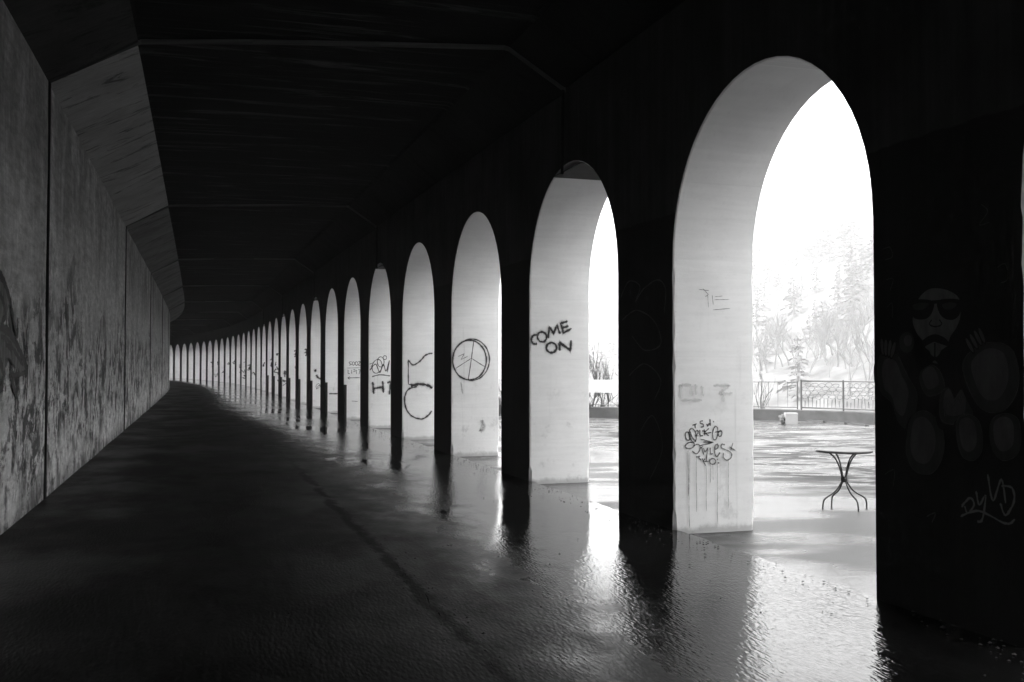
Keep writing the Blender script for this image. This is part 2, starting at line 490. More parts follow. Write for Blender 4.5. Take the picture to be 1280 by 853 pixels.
strip(mb, steps(SA, SB, 2, 3), [U_L - .5, SILL + .05], lambda s, u: -.075)
mb.build('sub_base', M['floor_dry'], floor)

# ------------------------------------------------------------------ back wall, joint by joint
JL0, JSP = 13.9, 13.9
joints_l = [JL0 + JSP * k for k in range(-3, 12)]
joints_l = [j for j in joints_l if SA < j < SB]
JR = {j: j - 1.55 for j in joints_l}                # the ceiling joints run slightly askew
ZW, ZC, ZR = 5.33, 5.95, 5.42
wall = MB()
strip(wall, steps(SA, SB, 1, 1.5), [U_L - .06], lambda s, u: 0) if False else None
rows = [[W(s, U_L - .07, -.2), W(s, U_L - .07, ZW + .05), W(s, U_L - .6, ZW + .05), W(s, U_L - .6, -.2)] for s in steps(SA, SB, 1, 1.5)]
wall.grid(rows, [[(s, 0), (s, 5), (s, 5.5), (s, 10)] for s in steps(SA, SB, 1, 1.5)], 0, False, False)
back_wall = wall.build('back_wall', M['plinth'])
tag(back_wall, 'long stained concrete wall of the gallery, facing the row of arches', 'wall')
edges = [SA] + joints_l + [SB]
for a, b in zip(edges[:-1], edges[1:]):
    mb = MB(); g = .014; ch = .02
    ss_ = [a + g] + [a + g + ch] + list(np.linspace(a + g + ch, b - g - ch, max(2, int((b - a) / 1.2)))[1:-1]) + [b - g - ch] + [b - g]
    zs = [-.1, .0, .6, 1.2, 1.8, 2.4, 3.0, 3.6, 4.2, 4.8, ZW]
    rows = []; uvs = []
    for k, s in enumerate(ss_):
        ins = ch if k in (0, len(ss_) - 1) else 0
        rows.append([W(s, U_L - .065, zs[0])] + [W(s, U_L - ins + .004 * math.sin(s * 1.3 + z * 2), z) for z in zs] + [W(s, U_L - .065, ZW)])
        uvs.append([(s, zs[0])] + [(s, z) for z in zs] + [(s, ZW)])
    mb.grid(rows, uvs, 0, False, False)
    for k in (0, -1):
        mb.face([rows[k][0], rows[k][1], rows[k][-2], rows[k][-1]][::(1 if k else -1)], [(ss_[k], 0)] * 4)
    mb.build('wall_panel', M['wall'], back_wall)

for j in joints_l:
    mb = MB(); rows = []; uvs = []
    for z in np.linspace(-.05, ZW, 24):
        wv = .055 + .012 * math.sin(z * 5.1 + j) + .008 * math.sin(z * 13)
        rows.append([W(j - wv, U_L - .02, z), W(j - wv * .7, U_L + .022, z), W(j + wv * .7, U_L + .022, z), W(j + wv, U_L - .02, z)])
        uvs.append([(k, z) for k in range(4)])
    mb.grid(rows, uvs, 0, False, True)
    mb.build('joint_strip', M['joint'], back_wall)

# ------------------------------------------------------------------ ceiling
mb = MB()
ssr = steps(SA, SB, 1, 1.5)
sec = [(U_L - .6, ZW + .06), (U_L - .6, 6.8), (DEP, 6.8), (DEP, ZR + .002), (0.10, ZR + .002), (-.75, ZC + .12), (-5.4, ZC + .10), (U_L - .06, ZW + .12)]
sec.append(sec[0])
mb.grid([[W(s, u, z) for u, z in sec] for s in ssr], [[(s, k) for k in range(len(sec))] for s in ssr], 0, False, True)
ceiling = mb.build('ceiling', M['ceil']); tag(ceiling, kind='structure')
for idx, (a, b) in enumerate(zip(edges[:-1], edges[1:])):
    a2 = JR.get(a, a); b2 = JR.get(b, b)
    hm = 'haunch' if abs(a - JL0) < .1 else ('haunch_dark' if a < JL0 else 'haunch_mid')  # near panels dark; farther ones greyer, their weaker light put into the colour
    g = .012
    ins = [(U_L - .05, ZW + .004), (U_L, ZW + .004), (-5.42, 5.90), (-5.38, 5.915), (-4, ZC), (-2.4, ZC + .015), (-.80, ZC + .01), (-.74, ZC - .012), (-.02, ZR - .01), (0.06, ZR - .012)]
    nseg = max(2, int((b - a) / 1.0))
    rows = []; uvs = []
    for k in range(nseg + 1):
        f = k / nseg; row = []; uvr = []
        for u, z in ins:
            q = (u - U_L) / 6.5
            s = (a + (a2 - a) * q + g) * (1 - f) + (b + (b2 - b) * q - g) * f
            row.append(W(s, u, z + rnd.uniform(-.004, .004) + - .06 * (1 - f) ** 3 * (.35 if u < -6 else 1))); uvr.append((s, u))
        rows.append(row); uvs.append(uvr)
    mb = MB()
    mb.grid(rows, uvs, 0, False, True)
    nc = len(ins) - 1
    for fi in range(len(mb.m)):
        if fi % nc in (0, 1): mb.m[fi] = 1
        if fi % nc in (nc - 2, nc - 1): mb.m[fi] = 3  # right-hand haunch given a near-black tone
    # returned edges into the joint
    for k, sg in ((0, 1), (nseg, -1)):
        for j in range(nc):
            p, q = rows[k][j], rows[k][j + 1]
            quad = [p, q, (q[0], q[1], q[2] + .07), (p[0], p[1], p[2] + .07)]
            mb.face(quad if sg > 0 else quad[::-1], [(uvs[k][j][0], uvs[k][j][1]), (uvs[k][j + 1][0], uvs[k][j + 1][1])] * 2, 2 if k == 0 else 0)  # near edge paler: lime, with the light it catches painted in
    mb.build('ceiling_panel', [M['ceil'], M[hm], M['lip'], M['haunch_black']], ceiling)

# ------------------------------------------------------------------ arcade
N0, N1 = -7, 36
def near_s(i): return 4.73 + i * SP
arcade = empty('arcade', W(near_s(0), 0, 0), 'long arcade of dark piers and whitewashed round arches beside the paved lane', 'arcade')
PIER = {}
def skin_off(s, u, i): return 0
for i in range(N0, N1 + 1):
    a = near_s(i); b = a + PW; c = .014
    # plan outline, counter-clockwise seen from above in (s,u): start at the inner near corner
    z0, z1 = -.12, SPRING
    def plan(z):
        q = .009 + .007 * abs(math.sin(z * 7.3 + i * 2.1)) + .012 * max(0, math.sin(z * 3.1 + i * 5.7) * math.sin(z * 17.0 + i)) ** 2 + (.02 if z < .15 else 0)
        if z >= SPRING - .01: q = .012
        return [(a, q), (a, DEP - q), (a + q, DEP), (b - c, DEP), (b, DEP - c), (b, c), (b - c, 0), (a + q, 0)]
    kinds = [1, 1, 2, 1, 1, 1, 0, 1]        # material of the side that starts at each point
    mb = MB()
    zl = [z0, .02] + list(np.linspace(.08, z1, 40))
    for k in range(8):
        m = kinds[k]
        rows = []; uvs = []
        for z in zl:
            p, q = plan(z)[k], plan(z)[(k + 1) % 8]
            rows.append([W(p[0], p[1], z), W(q[0], q[1], z)])
            if m == 0: uvs.append([(p[0], z), (q[0], z)])
            else:
                o1 = 11.3 * i + (0 if k in (0, 1, 7) else 5)
                uvs.append([(o1 + p[1], z), (o1 + q[1], z)])
        mb.grid(rows, uvs, m, False, False)
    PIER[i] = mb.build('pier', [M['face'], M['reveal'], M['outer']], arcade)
    if 6 <= i <= 13:
        pm = MB()
        A = W(a - .02, .035, 0)
        t = float(np.interp(a, _SG, _T))
        pm.box((A[0], A[1], .53), (.09, .14, 1.10), -t, 0, .012)
        pm.build('plinth', M['plinth'], PIER[i])
    # arch head between this pier and the next one
    if i < N1:
        s0, s1 = a + PW / 2, a + PW / 2 + SP
        sm = (s0 + s1) / 2
        mb = MB(); K = 28
        cw = .012
        def prof(rad_add, zadd=0):
            return [(sm + (RAD + rad_add) * math.cos(math.pi * k / K), SPRING + (RAD + rad_add) * math.sin(math.pi * k / K)) for k in range(K + 1)]
        base = prof(0); wide = prof(cw)
        for (u, fl, mm) in ((0, False, 0), (DEP, True, 2)):
            rows = [[W(p[0], u, p[1]) for p in wide], [W(p[0], u, ZR) for p in wide]]
            uvr = [[(p[0], p[1]) for p in wide], [(p[0], ZR) for p in wide]]
            mb.grid(rows, uvr, mm, False, not fl)
            for (x0, x1) in ((s0, wide[-1][0]), (wide[0][0], s1)):
                q = [(x0, SPRING), (x1, SPRING), (x1, ZR), (x0, ZR)]
                if u == 0: q = q[::-1]
                mb.face([W(x, u, z) for x, z in q], q, mm)
        us = [(0, wide), (cw, base), (DEP * .33, base), (DEP * .66, base), (DEP - cw, base), (DEP, wide)]
        rows = [[W(p[0], u, p[1]) for p in pr] for u, pr in us]
        uvr = [[(11.3 * (i + (1 if k <= K / 2 else 0)) + u + (0 if k <= K / 2 else 5), p[1]) for k, p in enumerate(pr)] for u, pr in us]
        mb.grid(rows[0:2], uvr[0:2], 1, True, False); mb.grid(rows[1:5], uvr[1:5], 1, True, False); mb.grid(rows[4:6], uvr[4:6], 1, True, False)
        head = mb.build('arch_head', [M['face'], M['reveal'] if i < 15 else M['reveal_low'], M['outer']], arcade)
        if i in (1, 4, 7, 10, 13):  # added dark sheet standing for the unlit, stained arch crown
            pm = MB()
            zc = SPRING + RAD - .085
            hw = math.sqrt(RAD ** 2 - (RAD - .085) ** 2)
            for (ua, ub) in ((-.03, DEP * .97),):
                q = [(sm - hw, ua), (sm + hw, ua), (sm + hw, ub), (sm - hw, ub)]
                lo = [W(x, y, zc - .012) for x, y in q]; hi = [W(x, y, zc) for x, y in q]
                pm.face(lo, m=0); pm.face(hi[::-1], m=0)
                for k in range(4):
                    pm.face([lo[k], hi[k], hi[(k + 1) % 4], lo[(k + 1) % 4]], m=0)
            pm.build('dark_crown_sheet', M['plate'], head)
            pm = MB()
            pm.tube([W(sm + .1, -.05, zc - .05), W(sm + .1, -.05, 4.9), W(sm + .06, -.05, ZR - .05)], .022, 6)
            pm.build('drain_pipe', M['plate'], head)

# ------------------------------------------------------------------ paint on the piers
_cp, _sp_ = math.cos(PITCH), math.sin(PITCH)
def ray(x, y):
    a = (x - 640) / FPX; b = (426.5 - y) / FPX
    return Vector((a, _cp - b * _sp_, _sp_ + b * _cp))
def on_reveal(i, x, y, off=.003):
    s = near_s(i)
    p0 = Vector(W(s - off, 0)); n = Vector(W(s + 1, 0)) - Vector(W(s, 0)); n.normalize()
    r = ray(x, y); o = Vector((0, 0, EYE))
    return o + r * ((p0 - o).dot(n) / r.dot(n))
def on_face(x, y, u, s_ref, off=.003):
    n = Vector(W(s_ref, 1)) - Vector(W(s_ref, 0)); n.normalize()
    p0 = Vector(W(s_ref, u - off))
    r = ray(x, y); o = Vector((0, 0, EYE))
    return o + r * ((p0 - o).dot(n) / r.dot(n))
def ribbon(mb, pts, width, nrm, m=0, lift=0.0):
    """flat painted stroke lying on a wall"""
    P3 = [Vector(p) - nrm * lift for p in pts]
    if len(P3) < 2: return
    # smooth resample
    n = len(P3); L = []; Rr = []
    # extend the ends a little for round caps
    for k in range(n):
        t = P3[min(k + 1, n - 1)] - P3[max(k - 1, 0)]
        t.normalize(); sd = t.cross(nrm); sd.normalize()
        wv = width * .5 * (1.0 + .18 * math.sin(k * 1.7 + n))
        if k in (0, n - 1): wv *= .55
        L.append(P3[k] + sd * wv); Rr.append(P3[k] - sd * wv)
    mb.grid([L, Rr], [[(k, 0) for k in range(n)], [(k, 1) for k in range(n)]], m, False, False)
def spline(pts, k=6, closed=False):
    if len(pts) < 3 and not closed:
        (x0, y0), (x1, y1) = pts
        return [(x0 + (x1 - x0) * i / k, y0 + (y1 - y0) * i / k) for i in range(k + 1)]
    n = len(pts); out = []
    rng = range(n) if closed else range(n - 1)
    for i in rng:
        p1, p2 = pts[i], pts[(i + 1) % n]
        p0 = pts[i - 1] if (closed or i) else p1
        p3 = pts[(i + 2) % n] if (closed or i + 2 < n) else p2
        for j in range(k):
            t = j / k
            out.append(tuple(.5 * (2 * p1[d] + (p2[d] - p0[d]) * t + (2 * p0[d] - 5 * p1[d] + 4 * p2[d] - p3[d]) * t * t + (3 * p1[d] - p0[d] - 3 * p2[d] + p3[d]) * t ** 3) for d in range(2)))
    out.append(pts[0] if closed else pts[-1])
    return out
def poly(pts, k=6):       # straight segments, resampled
    out = []
    for (x0, y0), (x1, y1) in zip(pts[:-1], pts[1:]):
        out += [(x0 + (x1 - x0) * i / k, y0 + (y1 - y0) * i / k) for i in range(k)]
    return out + [pts[-1]]
def oval(cx, cy_, rx, ry, a0=0, a1=360, n=26, rot=0):
    ca, sa = math.cos(R(rot)), math.sin(R(rot)); o = []
    for k in range(n + 1):
        a = R(a0 + (a1 - a0) * k / n); x, y = rx * math.cos(a), ry * math.sin(a)
        o.append((cx + x * ca - y * sa, cy_ + x * sa + y * ca))
    return o
def crop(ox, oy, sc): return lambda pts: [(ox + x / sc, oy + y / sc) for x, y in pts]

def reveal_graffiti(i, strokes, name='graffiti', mats=None):
    """strokes: (points in picture units, stroke width in metres, material index)"""
    mats = mats or [M['spray'], M['spray_fog'], M['spray_thin'], M['ghost'], M['marker']]
    s = near_s(i); nrm = Vector(W(s + 1, 0)) - Vector(W(s, 0)); nrm.normalize()
    sets = {}
    for k, st_ in enumerate(strokes):                 # (points, width, material[, name of the painted motif])
        key = st_[3] if len(st_) > 3 else name
        sets.setdefault(key, []).append((k, st_))
    for key, lst in sets.items():
        mb = MB()
        for k, st_ in lst:
            pts, wd, m = st_[:3]
            ribbon(mb, [on_reveal(i, x, y) for x, y in pts], wd, nrm, m, lift=.0003 * k)
            if m == 0: ribbon(mb, [on_reveal(i, x, y) for x, y in pts], wd * 2.4, nrm, 1, lift=-.001)
        mb.build(key.split('#')[0], mats, PIER[i])
def auto(strokes, nm):                               # every stroke a motif of its own
    return [tuple(x[:3]) + ((x[3] if len(x) > 3 else nm + '#%d' % k),) for k, x in enumerate(strokes)]

# COME ON
c = crop(640, 360, 4.264)
w_ = .047
st = [(c(spline([(133, 252), (115, 253), (103, 274), (112, 297), (134, 299)])), w_, 0),
      (c(oval(160, 262, 24, 27, 20, 390, rot=-15)), w_, 0),
      (c(poly([(192, 270), (199, 208), (222, 243), (239, 199), (256, 246)])), w_, 0),
      (c(poly([(297, 178), (259, 190), (274, 240), (318, 217)])), w_, 0), (c(poly([(267, 213), (302, 204)])), w_, 0),
      (c(oval(210, 319, 27, 27, -60, 310)), w_, 0), (c(poly([(254, 336), (252, 291), (312, 333), (315, 279)])), w_, 0)]
reveal_graffiti(2, [x[:3] + ('painted_letter#' + n,) for x, n in zip(st, ('c', 'o', 'm', 'e', 'e', 'o2', 'n'))])
# peace sign
c = crop(520, 180, 1.853)
st = [(c(oval(124, 501, 39, 46, -30, 340, 34)), .042, 0), (c(oval(129, 500, 41, 48, -120, 100, 24)), .030, 0),
      (c(poly([(134, 455), (128, 500), (121, 547)])), .022, 2), (c(poly([(128, 497), (92, 520)])), .018, 2), (c(poly([(129, 497), (160, 517)])), .018, 2),
      (c(poly([(97, 493), (112, 486), (104, 500), (120, 492)])), .012, 4)]
st += [(c(spline([(150, 640), (158, 655), (150, 665), (155, 640)])), .10, 3), (c(poly([(104, 552), (108, 580)])), .05, 3)]
reveal_graffiti(3, [x[:3] + ('peace_sign' if k < 5 else 'scribble' if k == 5 else 'smudge#%d' % k,) for k, x in enumerate(st)])
# looping line
c = crop(320, 290, 2.842)
st = [(c(spline([(541, 456), (558, 473), (582, 460), (600, 440), (618, 432), (627, 433)])), .040, 0),
      (c(poly([(541, 454), (541, 541), (575, 546)])), .030, 0),
      (c(spline([(572, 550), (541, 560), (528, 590), (534, 630), (556, 656), (588, 665), (612, 652), (624, 636)])), .045, 0),
      (c(spline([(550, 549), (580, 541), (612, 546), (626, 556)])), .085, 0)]
reveal_graffiti(4, [x[:3] + (('painted_line', 'painted_line', 'painted_loop', 'painted_loop')[k],) for k, x in enumerate(st)])
# scribble above the letters H 7
st = [(c(oval(430, 478, 17, 25, 0, 380, rot=15)), .03, 2), (c(oval(443, 462, 12, 18, 0, 370)), .03, 2), (c(oval(458, 447, 6, 7)), .025, 2),
      (c(spline([(404, 492), (425, 470), (440, 500), (452, 470), (462, 495), (474, 455)])), .035, 2), (c(spline([(412, 515), (440, 508), (476, 512)])), .04, 2),
      (c(poly([(403, 470), (418, 465), (408, 480)])), .025, 2), (c(poly([(474, 458), (466, 500)])), .035, 2),
      (c(poly([(415, 533), (418, 576)])), .075, 0), (c(poly([(450, 530), (452, 572)])), .075, 0), (c(poly([(416, 557), (451, 551)])), .075, 0),
      (c(poly([(466, 536), (480, 532), (473, 578)])), .075, 0)]
reveal_graffiti(5, [x[:3] + ('tag_scribble#%d' % (k if k in (2, 4) else 0) if k < 7 else 'painted_letter#h' if k < 10 else 'painted_letter#7',) for k, x in enumerate(st)])
# small lettering and arrow
st = [(c(spline([(340, 462), (331, 463), (333, 468), (339, 471), (331, 474)])), .03, 2), (c(oval(346, 468, 4, 6)), .03, 2), (c(oval(357, 468, 4.5, 6.5)), .03, 2), (c(poly([(363, 461), (371, 461), (363, 474), (371, 474)])), .03, 2),
      (c(poly([(322, 484), (370, 483)])), .02, 4), (c(poly([(327, 490), (327, 504), (334, 504)])), .025, 4), (c(poly([(340, 490), (340, 505)])), .025, 4), (c(poly([(345, 490), (352, 490), (352, 497), (345, 497)])), .025, 4), (c(poly([(357, 490), (357, 505)])), .025, 4), (c(poly([(362, 490), (370, 490), (366, 505)])), .025, 4),
      (c(poly([(326, 519), (369, 518)])), .03, 4), (c(poly([(333, 514), (326, 519), (333, 524)])), .025, 4), (c(poly([(340, 601), (362, 603)])), .02, 4)]
reveal_graffiti(6, [x[:3] + ('arrow_mark' if k in (10, 11) else 'painted_letter#%d' % k,) for k, x in enumerate(st)])
st = [(c(poly([(259, 575), (294, 575)])), .05, 0)]
reveal_graffiti(7, st)
st = [(c(oval(211, 493, 2, 2.4)), .07, 0), (c(spline([(214, 508), (222, 519), (236, 524)])), .10, 0), (c(oval(220, 548, 6, 9, 0, 340, rot=30)), .03, 2), (c(spline([(214, 560), (224, 545), (232, 560), (228, 570)])), .03, 2)]
reveal_graffiti(8, auto(st, 'scrawl'))
c3 = crop(200, 340, 4.74)
st = [(c3(poly([(856, 460), (880, 458), (862, 480), (884, 478)])), .07, 0), (c3(poly([(868, 458), (870, 505)])), .06, 0), (c3(spline([(860, 498), (876, 488), (886, 500)])), .06, 0)]
reveal_graffiti(9, auto(st, 'scrawl'))
st = [(c3(poly([(794, 470), (810, 466), (800, 490), (814, 498)])), .07, 0), (c3(poly([(812, 465), (812, 505)])), .06, 0), (c3(spline([(796, 505), (806, 498), (816, 508)])), .06, 0), (c3(oval(806, 566, 6, 9)), .04, 2)]
reveal_graffiti(10, auto(st, 'scrawl'))
gr = random.Random(8)
for i in range(11, 25):                      # scrawls farther along
    s = near_s(i); q = Vector(W(s, .06)); q2 = Vector(W(s, DEP * .8)); nrm = (Vector(W(s + 1, 0)) - Vector(W(s, 0))).normalized()
    for k in range(gr.randint(3, 6)):
        mb = MB(); u0 = gr.uniform(.1, .6); z0 = gr.uniform(.7, 2.2); pts = []
        for j in range(5):
            pts.append((u0 + gr.uniform(-.12, .22), z0 + gr.uniform(-.22, .22)))
        p3 = [Vector(W(s - .004 - .0005 * k, uu, zz)) for uu, zz in spline(pts, 5)]
        ribbon(mb, p3, gr.uniform(.05, .11), nrm, 0)
        mb.build('scrawl', [M['spray']], PIER[i])
# the big tag with drips
c = crop(840, 500, 5.33)
w_ = .017
T = []
def S(pts, w=w_, m=2): T.append((c(pts), w, m))
S(poly([(136, 170), (166, 160)])); S(poly([(152, 166), (156, 190)]))
S(spline([(206, 140), (190, 143), (188, 156), (206, 162), (208, 178), (190, 182)]))
S(poly([(230, 160), (238, 176), (246, 158), (256, 172), (252, 128)]))
S(oval(104, 242, 16, 28, rot=-12)); S(oval(138, 236, 22, 46, rot=-12)); S(spline([(120, 210), (134, 250), (160, 280)]))
S(spline([(150, 212), (170, 205), (172, 225), (156, 238), (176, 240)])); S(poly([(184, 200), (186, 242), (206, 238)]))
S(poly([(214, 196), (216, 238)])); S(poly([(246, 190), (216, 216), (244, 240)])); S(poly([(210, 224), (262, 218)])); S(poly([(200, 206), (226, 212)]))
S(oval(287, 222, 17, 46, rot=6)); S(oval(319, 224, 12, 20, rot=10)); S(poly([(284, 215), (330, 208)]))
S(poly([(190, 262), (276, 284), (180, 306)]), .016); S(poly([(205, 280), (270, 284)]))
S(oval(118, 304, 32, 20, 0, 360, rot=-18)); S(spline([(140, 306), (168, 296), (184, 306), (184, 334), (160, 360), (132, 340)]))
S(poly([(196, 318), (210, 366)])); S(poly([(186, 322), (206, 310)])); S(spline([(208, 320), (218, 346), (236, 322)])); S(poly([(238, 316), (224, 414)]))
S(poly([(252, 318), (254, 362), (270, 358)])); S(spline([(286, 330), (304, 318), (302, 296), (286, 306), (282, 350), (296, 378), (318, 350)]))
S(spline([(350, 300), (330, 296), (326, 318), (356, 332), (390, 350), (394, 380), (366, 402), (340, 384), (342, 352)])); S(poly([(404, 286), (388, 338)])); S(poly([(380, 312), (420, 338)]))
S(poly([(158, 380), (186, 376)])); S(poly([(172, 378), (192, 404)])); S(poly([(196, 388), (222, 440)])); S(poly([(216, 392), (204, 412), (250, 408)])); S(oval(268, 410, 20, 19)); S(poly([(246, 394), (250, 428)]))
S(oval(300, 398, 1.5, 1.5, n=6)); S(oval(308, 420, 1.5, 1.5, n=6)); S(oval(274, 146, 1.5, 1.5, n=6))
for (x, y0, y1, wd) in ((104, 340, 640, .009), (114, 350, 560, .006), (110, 560, 853, .008), (158, 372, 745, .006), (224, 436, 742, .006), (250, 425, 552, .006), (268, 430, 535, .005), (298, 410, 830, .008), (370, 404, 720, .006)):
    T.append((c([(x + .006 * (y - y0) + 1.2 * math.sin(y * .02 + x), y) for y in np.linspace(y0, y1, 14)]), wd, 4, 'paint_drip#%d' % (x + y0)))
# scrubbed ghost letters and pencil notes higher up
cg = crop(820, 430, 3.28)
for pts in ([(98, 165), (100, 228)], [(98, 170), (140, 168)], [(140, 165), (142, 215)], [(160, 165), (160, 210)], [(185, 172), (190, 215)], [(232, 170), (302, 172)], [(300, 172), (255, 205), (310, 203)], [(270, 205), (272, 238)], [(98, 230), (185, 232)]):
    T.append((cg(poly(pts)), .055, 3, 'faded_letter#%d' % (pts[0][0] > 210)))
cn = crop(800, 40, 2.131)
for pts in ([(155, 686), (182, 690)], [(165, 684), (180, 700), (172, 706)], [(190, 702), (193, 728)], [(197, 706), (218, 704)], [(196, 714), (236, 713)], [(192, 741), (238, 737)], [(178, 700), (180, 735)]):
    T.append((cn(poly(pts)), .007, 4, 'pencil_note'))
reveal_graffiti(1, auto(T, 'tag_stroke'))

# inner faces: painted figure with lettering on the near pier
def face_flat(mb, pts, u, sref, off, m):
    P3 = [on_face(x, y, u, sref, off) for x, y in pts]
    b = len(mb.v); cen = sum((p for p in P3), Vector()) / len(P3)
    n = len(P3)
    mb.v.append(tuple(cen)); mb.v.extend([tuple(p) for p in P3])
    for k in range(n):
        mb.f.append((b, b + 1 + k, b + 1 + (k + 1) % n)); mb.uv.extend([(0, .5)] * 3); mb.m.append(m); mb.sm.append(False)
cm = crop(1060, 140, 1.523)
mb = MB(); SR = near_s(0) + .7
nf = Vector(W(SR, 1)) - Vector(W(SR, 0)); nf.normalize()
mats_m = [M['mural_black'], M['mural_skin'], M['mural_mid'], M['mural_dark'], M['pale_tag'], M['dim_tag'], M['wall_tag']]
lay = [0.003]
def fill(pts, m, closed_spline=True, k=5):
    lay[0] += .0006
    face_flat(mb, cm(spline(pts, k, True) if closed_spline else pts), 0, SR, lay[0], m)
def line(pts, w, m):
    lay[0] += .0004
    ribbon(mb, [on_face(x, y, 0, SR, lay[0]) for x, y in cm(pts)], w, nf, m)
0 and fill([(98, 380), (92, 330), (95, 285), (108, 248), (134, 218), (168, 206), (205, 209), (234, 224), (250, 256), (253, 305), (244, 352), (232, 386), (205, 380), (170, 360), (125, 370)], 0)
# bubble letters
for pts in ([(56, 482), (68, 458), (94, 464), (112, 500), (132, 542), (118, 602), (96, 590), (84, 555), (62, 532)],
            [(112, 620), (122, 580), (150, 570), (178, 600), (182, 650), (160, 688), (128, 684), (112, 655)],
            [(136, 500), (160, 482), (178, 500), (182, 530), (150, 540)],
            [(176, 540), (192, 526), (206, 552), (222, 528), (236, 540), (232, 588), (180, 590)],
            [(206, 592), (226, 576), (250, 590), (256, 640), (238, 664), (214, 650)],
            [(218, 480), (250, 445), (290, 440), (318, 462), (325, 520), (300, 566), (262, 570), (236, 540)],
            [(272, 590), (300, 574), (326, 590), (326, 646), (296, 664), (274, 640)]):
    cx = sum(p[0] for p in pts) / len(pts); cy2 = sum(p[1] for p in pts) / len(pts)
    fill([(cx + (x - cx) * 1.14 - 2, cy2 + (y - cy2) * 1.12 + 9) for x, y in pts], 0)
    fill(pts, 3)
    fill([(cx + (x - cx) * .66 - 3, cy2 + (y - cy2) * .74 - 5) for x, y in pts], 2)
    line(spline(pts, 5, True), .012, 5)
line(poly([(183, 582), (187, 545), (197, 562), (212, 542), (222, 580)]), .03, 5)
# head (its own tracing scale)
cm_old = cm
cm = crop(1100, 250, 2.75)
fill([(62, 420), (58, 330), (66, 240), (90, 160), (135, 100), (190, 72), (250, 74), (300, 104), (332, 165), (345, 250), (342, 350), (325, 430), (280, 470), (190, 480), (110, 465)], 0)
fill([(130, 345), (160, 312), (190, 304), (235, 312), (272, 340), (276, 400), (262, 440), (240, 475), (215, 550), (190, 562), (168, 545), (150, 490), (125, 455), (112, 410)], 1)
fill([(98, 352), (140, 342), (184, 350), (180, 385), (160, 408), (125, 410), (104, 390)], 0)
fill([(198, 348), (240, 340), (278, 348), (274, 392), (252, 412), (222, 408), (202, 385)], 0)
fill([(178, 346), (204, 344), (204, 356), (178, 358)], 0, False)
fill([(112, 362), (140, 354), (168, 358), (150, 376), (122, 378)], 3); fill([(214, 360), (240, 352), (264, 358), (250, 374), (224, 376)], 3)
line(spline([(178, 412), (170, 428), (190, 436), (212, 428), (204, 412)]), .012, 6)
fill([(138, 500), (152, 478), (186, 462), (222, 474), (240, 498), (228, 502), (205, 486), (186, 480), (165, 488), (150, 506)], 0)
fill([(150, 506), (166, 520), (188, 512), (210, 520), (232, 504), (222, 545), (205, 566), (188, 552), (170, 566), (156, 545)], 0)
fill([(168, 500), (188, 492), (212, 500), (204, 530), (190, 540), (174, 530)], 1)
fill([(186, 492), (191, 492), (191, 545), (186, 545)], 0, False)
fill(oval(92, 490, 34, 44, n=18)[:-1], 0, False); fill(oval(92, 490, 26, 36, n=18)[:-1], 3, False); fill(oval(96, 484, 14, 20, n=14)[:-1], 2, False)
for x, y, r in ((8, 505, -6), (20, 508, 0), (33, 510, 6), (45, 516, 14), (308, 500, -28), (322, 486, -28), (336, 474, -26), (350, 466, -22)):
    fill(oval(x, y, 9, 34, n=12, rot=r)[:-1], 0, False); fill(oval(x, y, 6, 28, n=12, rot=r)[:-1], 2, False)
cm = cm_old
for pts in ([(216, 752), (232, 735), (240, 748), (228, 764), (222, 750)], [(244, 722), (250, 748), (262, 730), (256, 775), (246, 780)], [(266, 690), (276, 740), (292, 700), (300, 745)], [(292, 712), (312, 716), (316, 742), (300, 768), (290, 745)],
            [(214, 770), (250, 760), (300, 784), (318, 776)]):
    line(spline(pts), .022, 4)
for pts in ([(66, 262), (80, 258), (84, 276), (70, 282)], [(72, 320), (86, 318), (80, 340)], [(74, 372), (84, 365), (84, 392)], [(254, 176), (266, 190), (250, 215), (270, 210)], [(284, 296), (300, 290), (304, 318), (290, 326)], [(70, 690), (88, 682), (86, 712)], [(150, 770), (166, 764), (160, 782)]):
    line(spline(pts), .014, 5)
mb.build('mural', mats_m, PIER[0])
# faint loops on the inner face of the next pier
SRb = near_s(1) + .7; lay[0] = .003
for pts in ([(776, 372), (786, 352), (800, 358), (794, 378), (804, 362), (822, 350), (832, 362), (830, 392)], [(778, 400), (796, 388), (818, 402), (826, 430), (806, 438), (790, 420)], [(800, 540), (816, 520), (828, 560), (812, 600)], [(786, 470), (806, 455), (826, 475), (818, 500)]):
    lay[0] += .0005; mb = MB()
    ribbon(mb, [on_face(x, y, 0, SRb, lay[0]) for x, y in spline(pts)], .03, nf, 0)
    mb.build('painted_loop', [M['dim_tag']], PIER[1])

# painted shape on the back wall at the edge of the view
cw_ = crop(0, 320, 4.266); mb = MB(); SRw = 11.0
nw = Vector(W(SRw, -1)) - Vector(W(SRw, 0)); nw.normalize()
_wa, _wb = Vector(W(SRw - .5, U_L)), Vector(W(SRw + .5, U_L))
nw = Vector((-(_wb - _wa).y, (_wb - _wa).x, 0)).normalized()
def wpt(x, y, off):
    p0 = (_wa + _wb) / 2 - nw * off; r = ray(x, y); o = Vector((0, 0, EYE))
    return o + r * ((p0 - o).dot(nw) / r.dot(nw))
lay[0] = .012
def wfill(pts, m):
    lay[0] += .0006
    P3 = [wpt(x, y, lay[0]) for x, y in cw_(spline(pts, 5, True))]
    b = len(mb.v); cen = sum((p for p in P3), Vector()) / len(P3); n = len(P3)
    mb.v.append(tuple(cen)); mb.v.extend([tuple(p) for p in P3])
    for k in range(n):
        mb.f.append((b, b + 1 + k, b + 1 + (k + 1) % n)); mb.uv.extend([(0, .5)] * 3); mb.m.append(m); mb.sm.append(False)
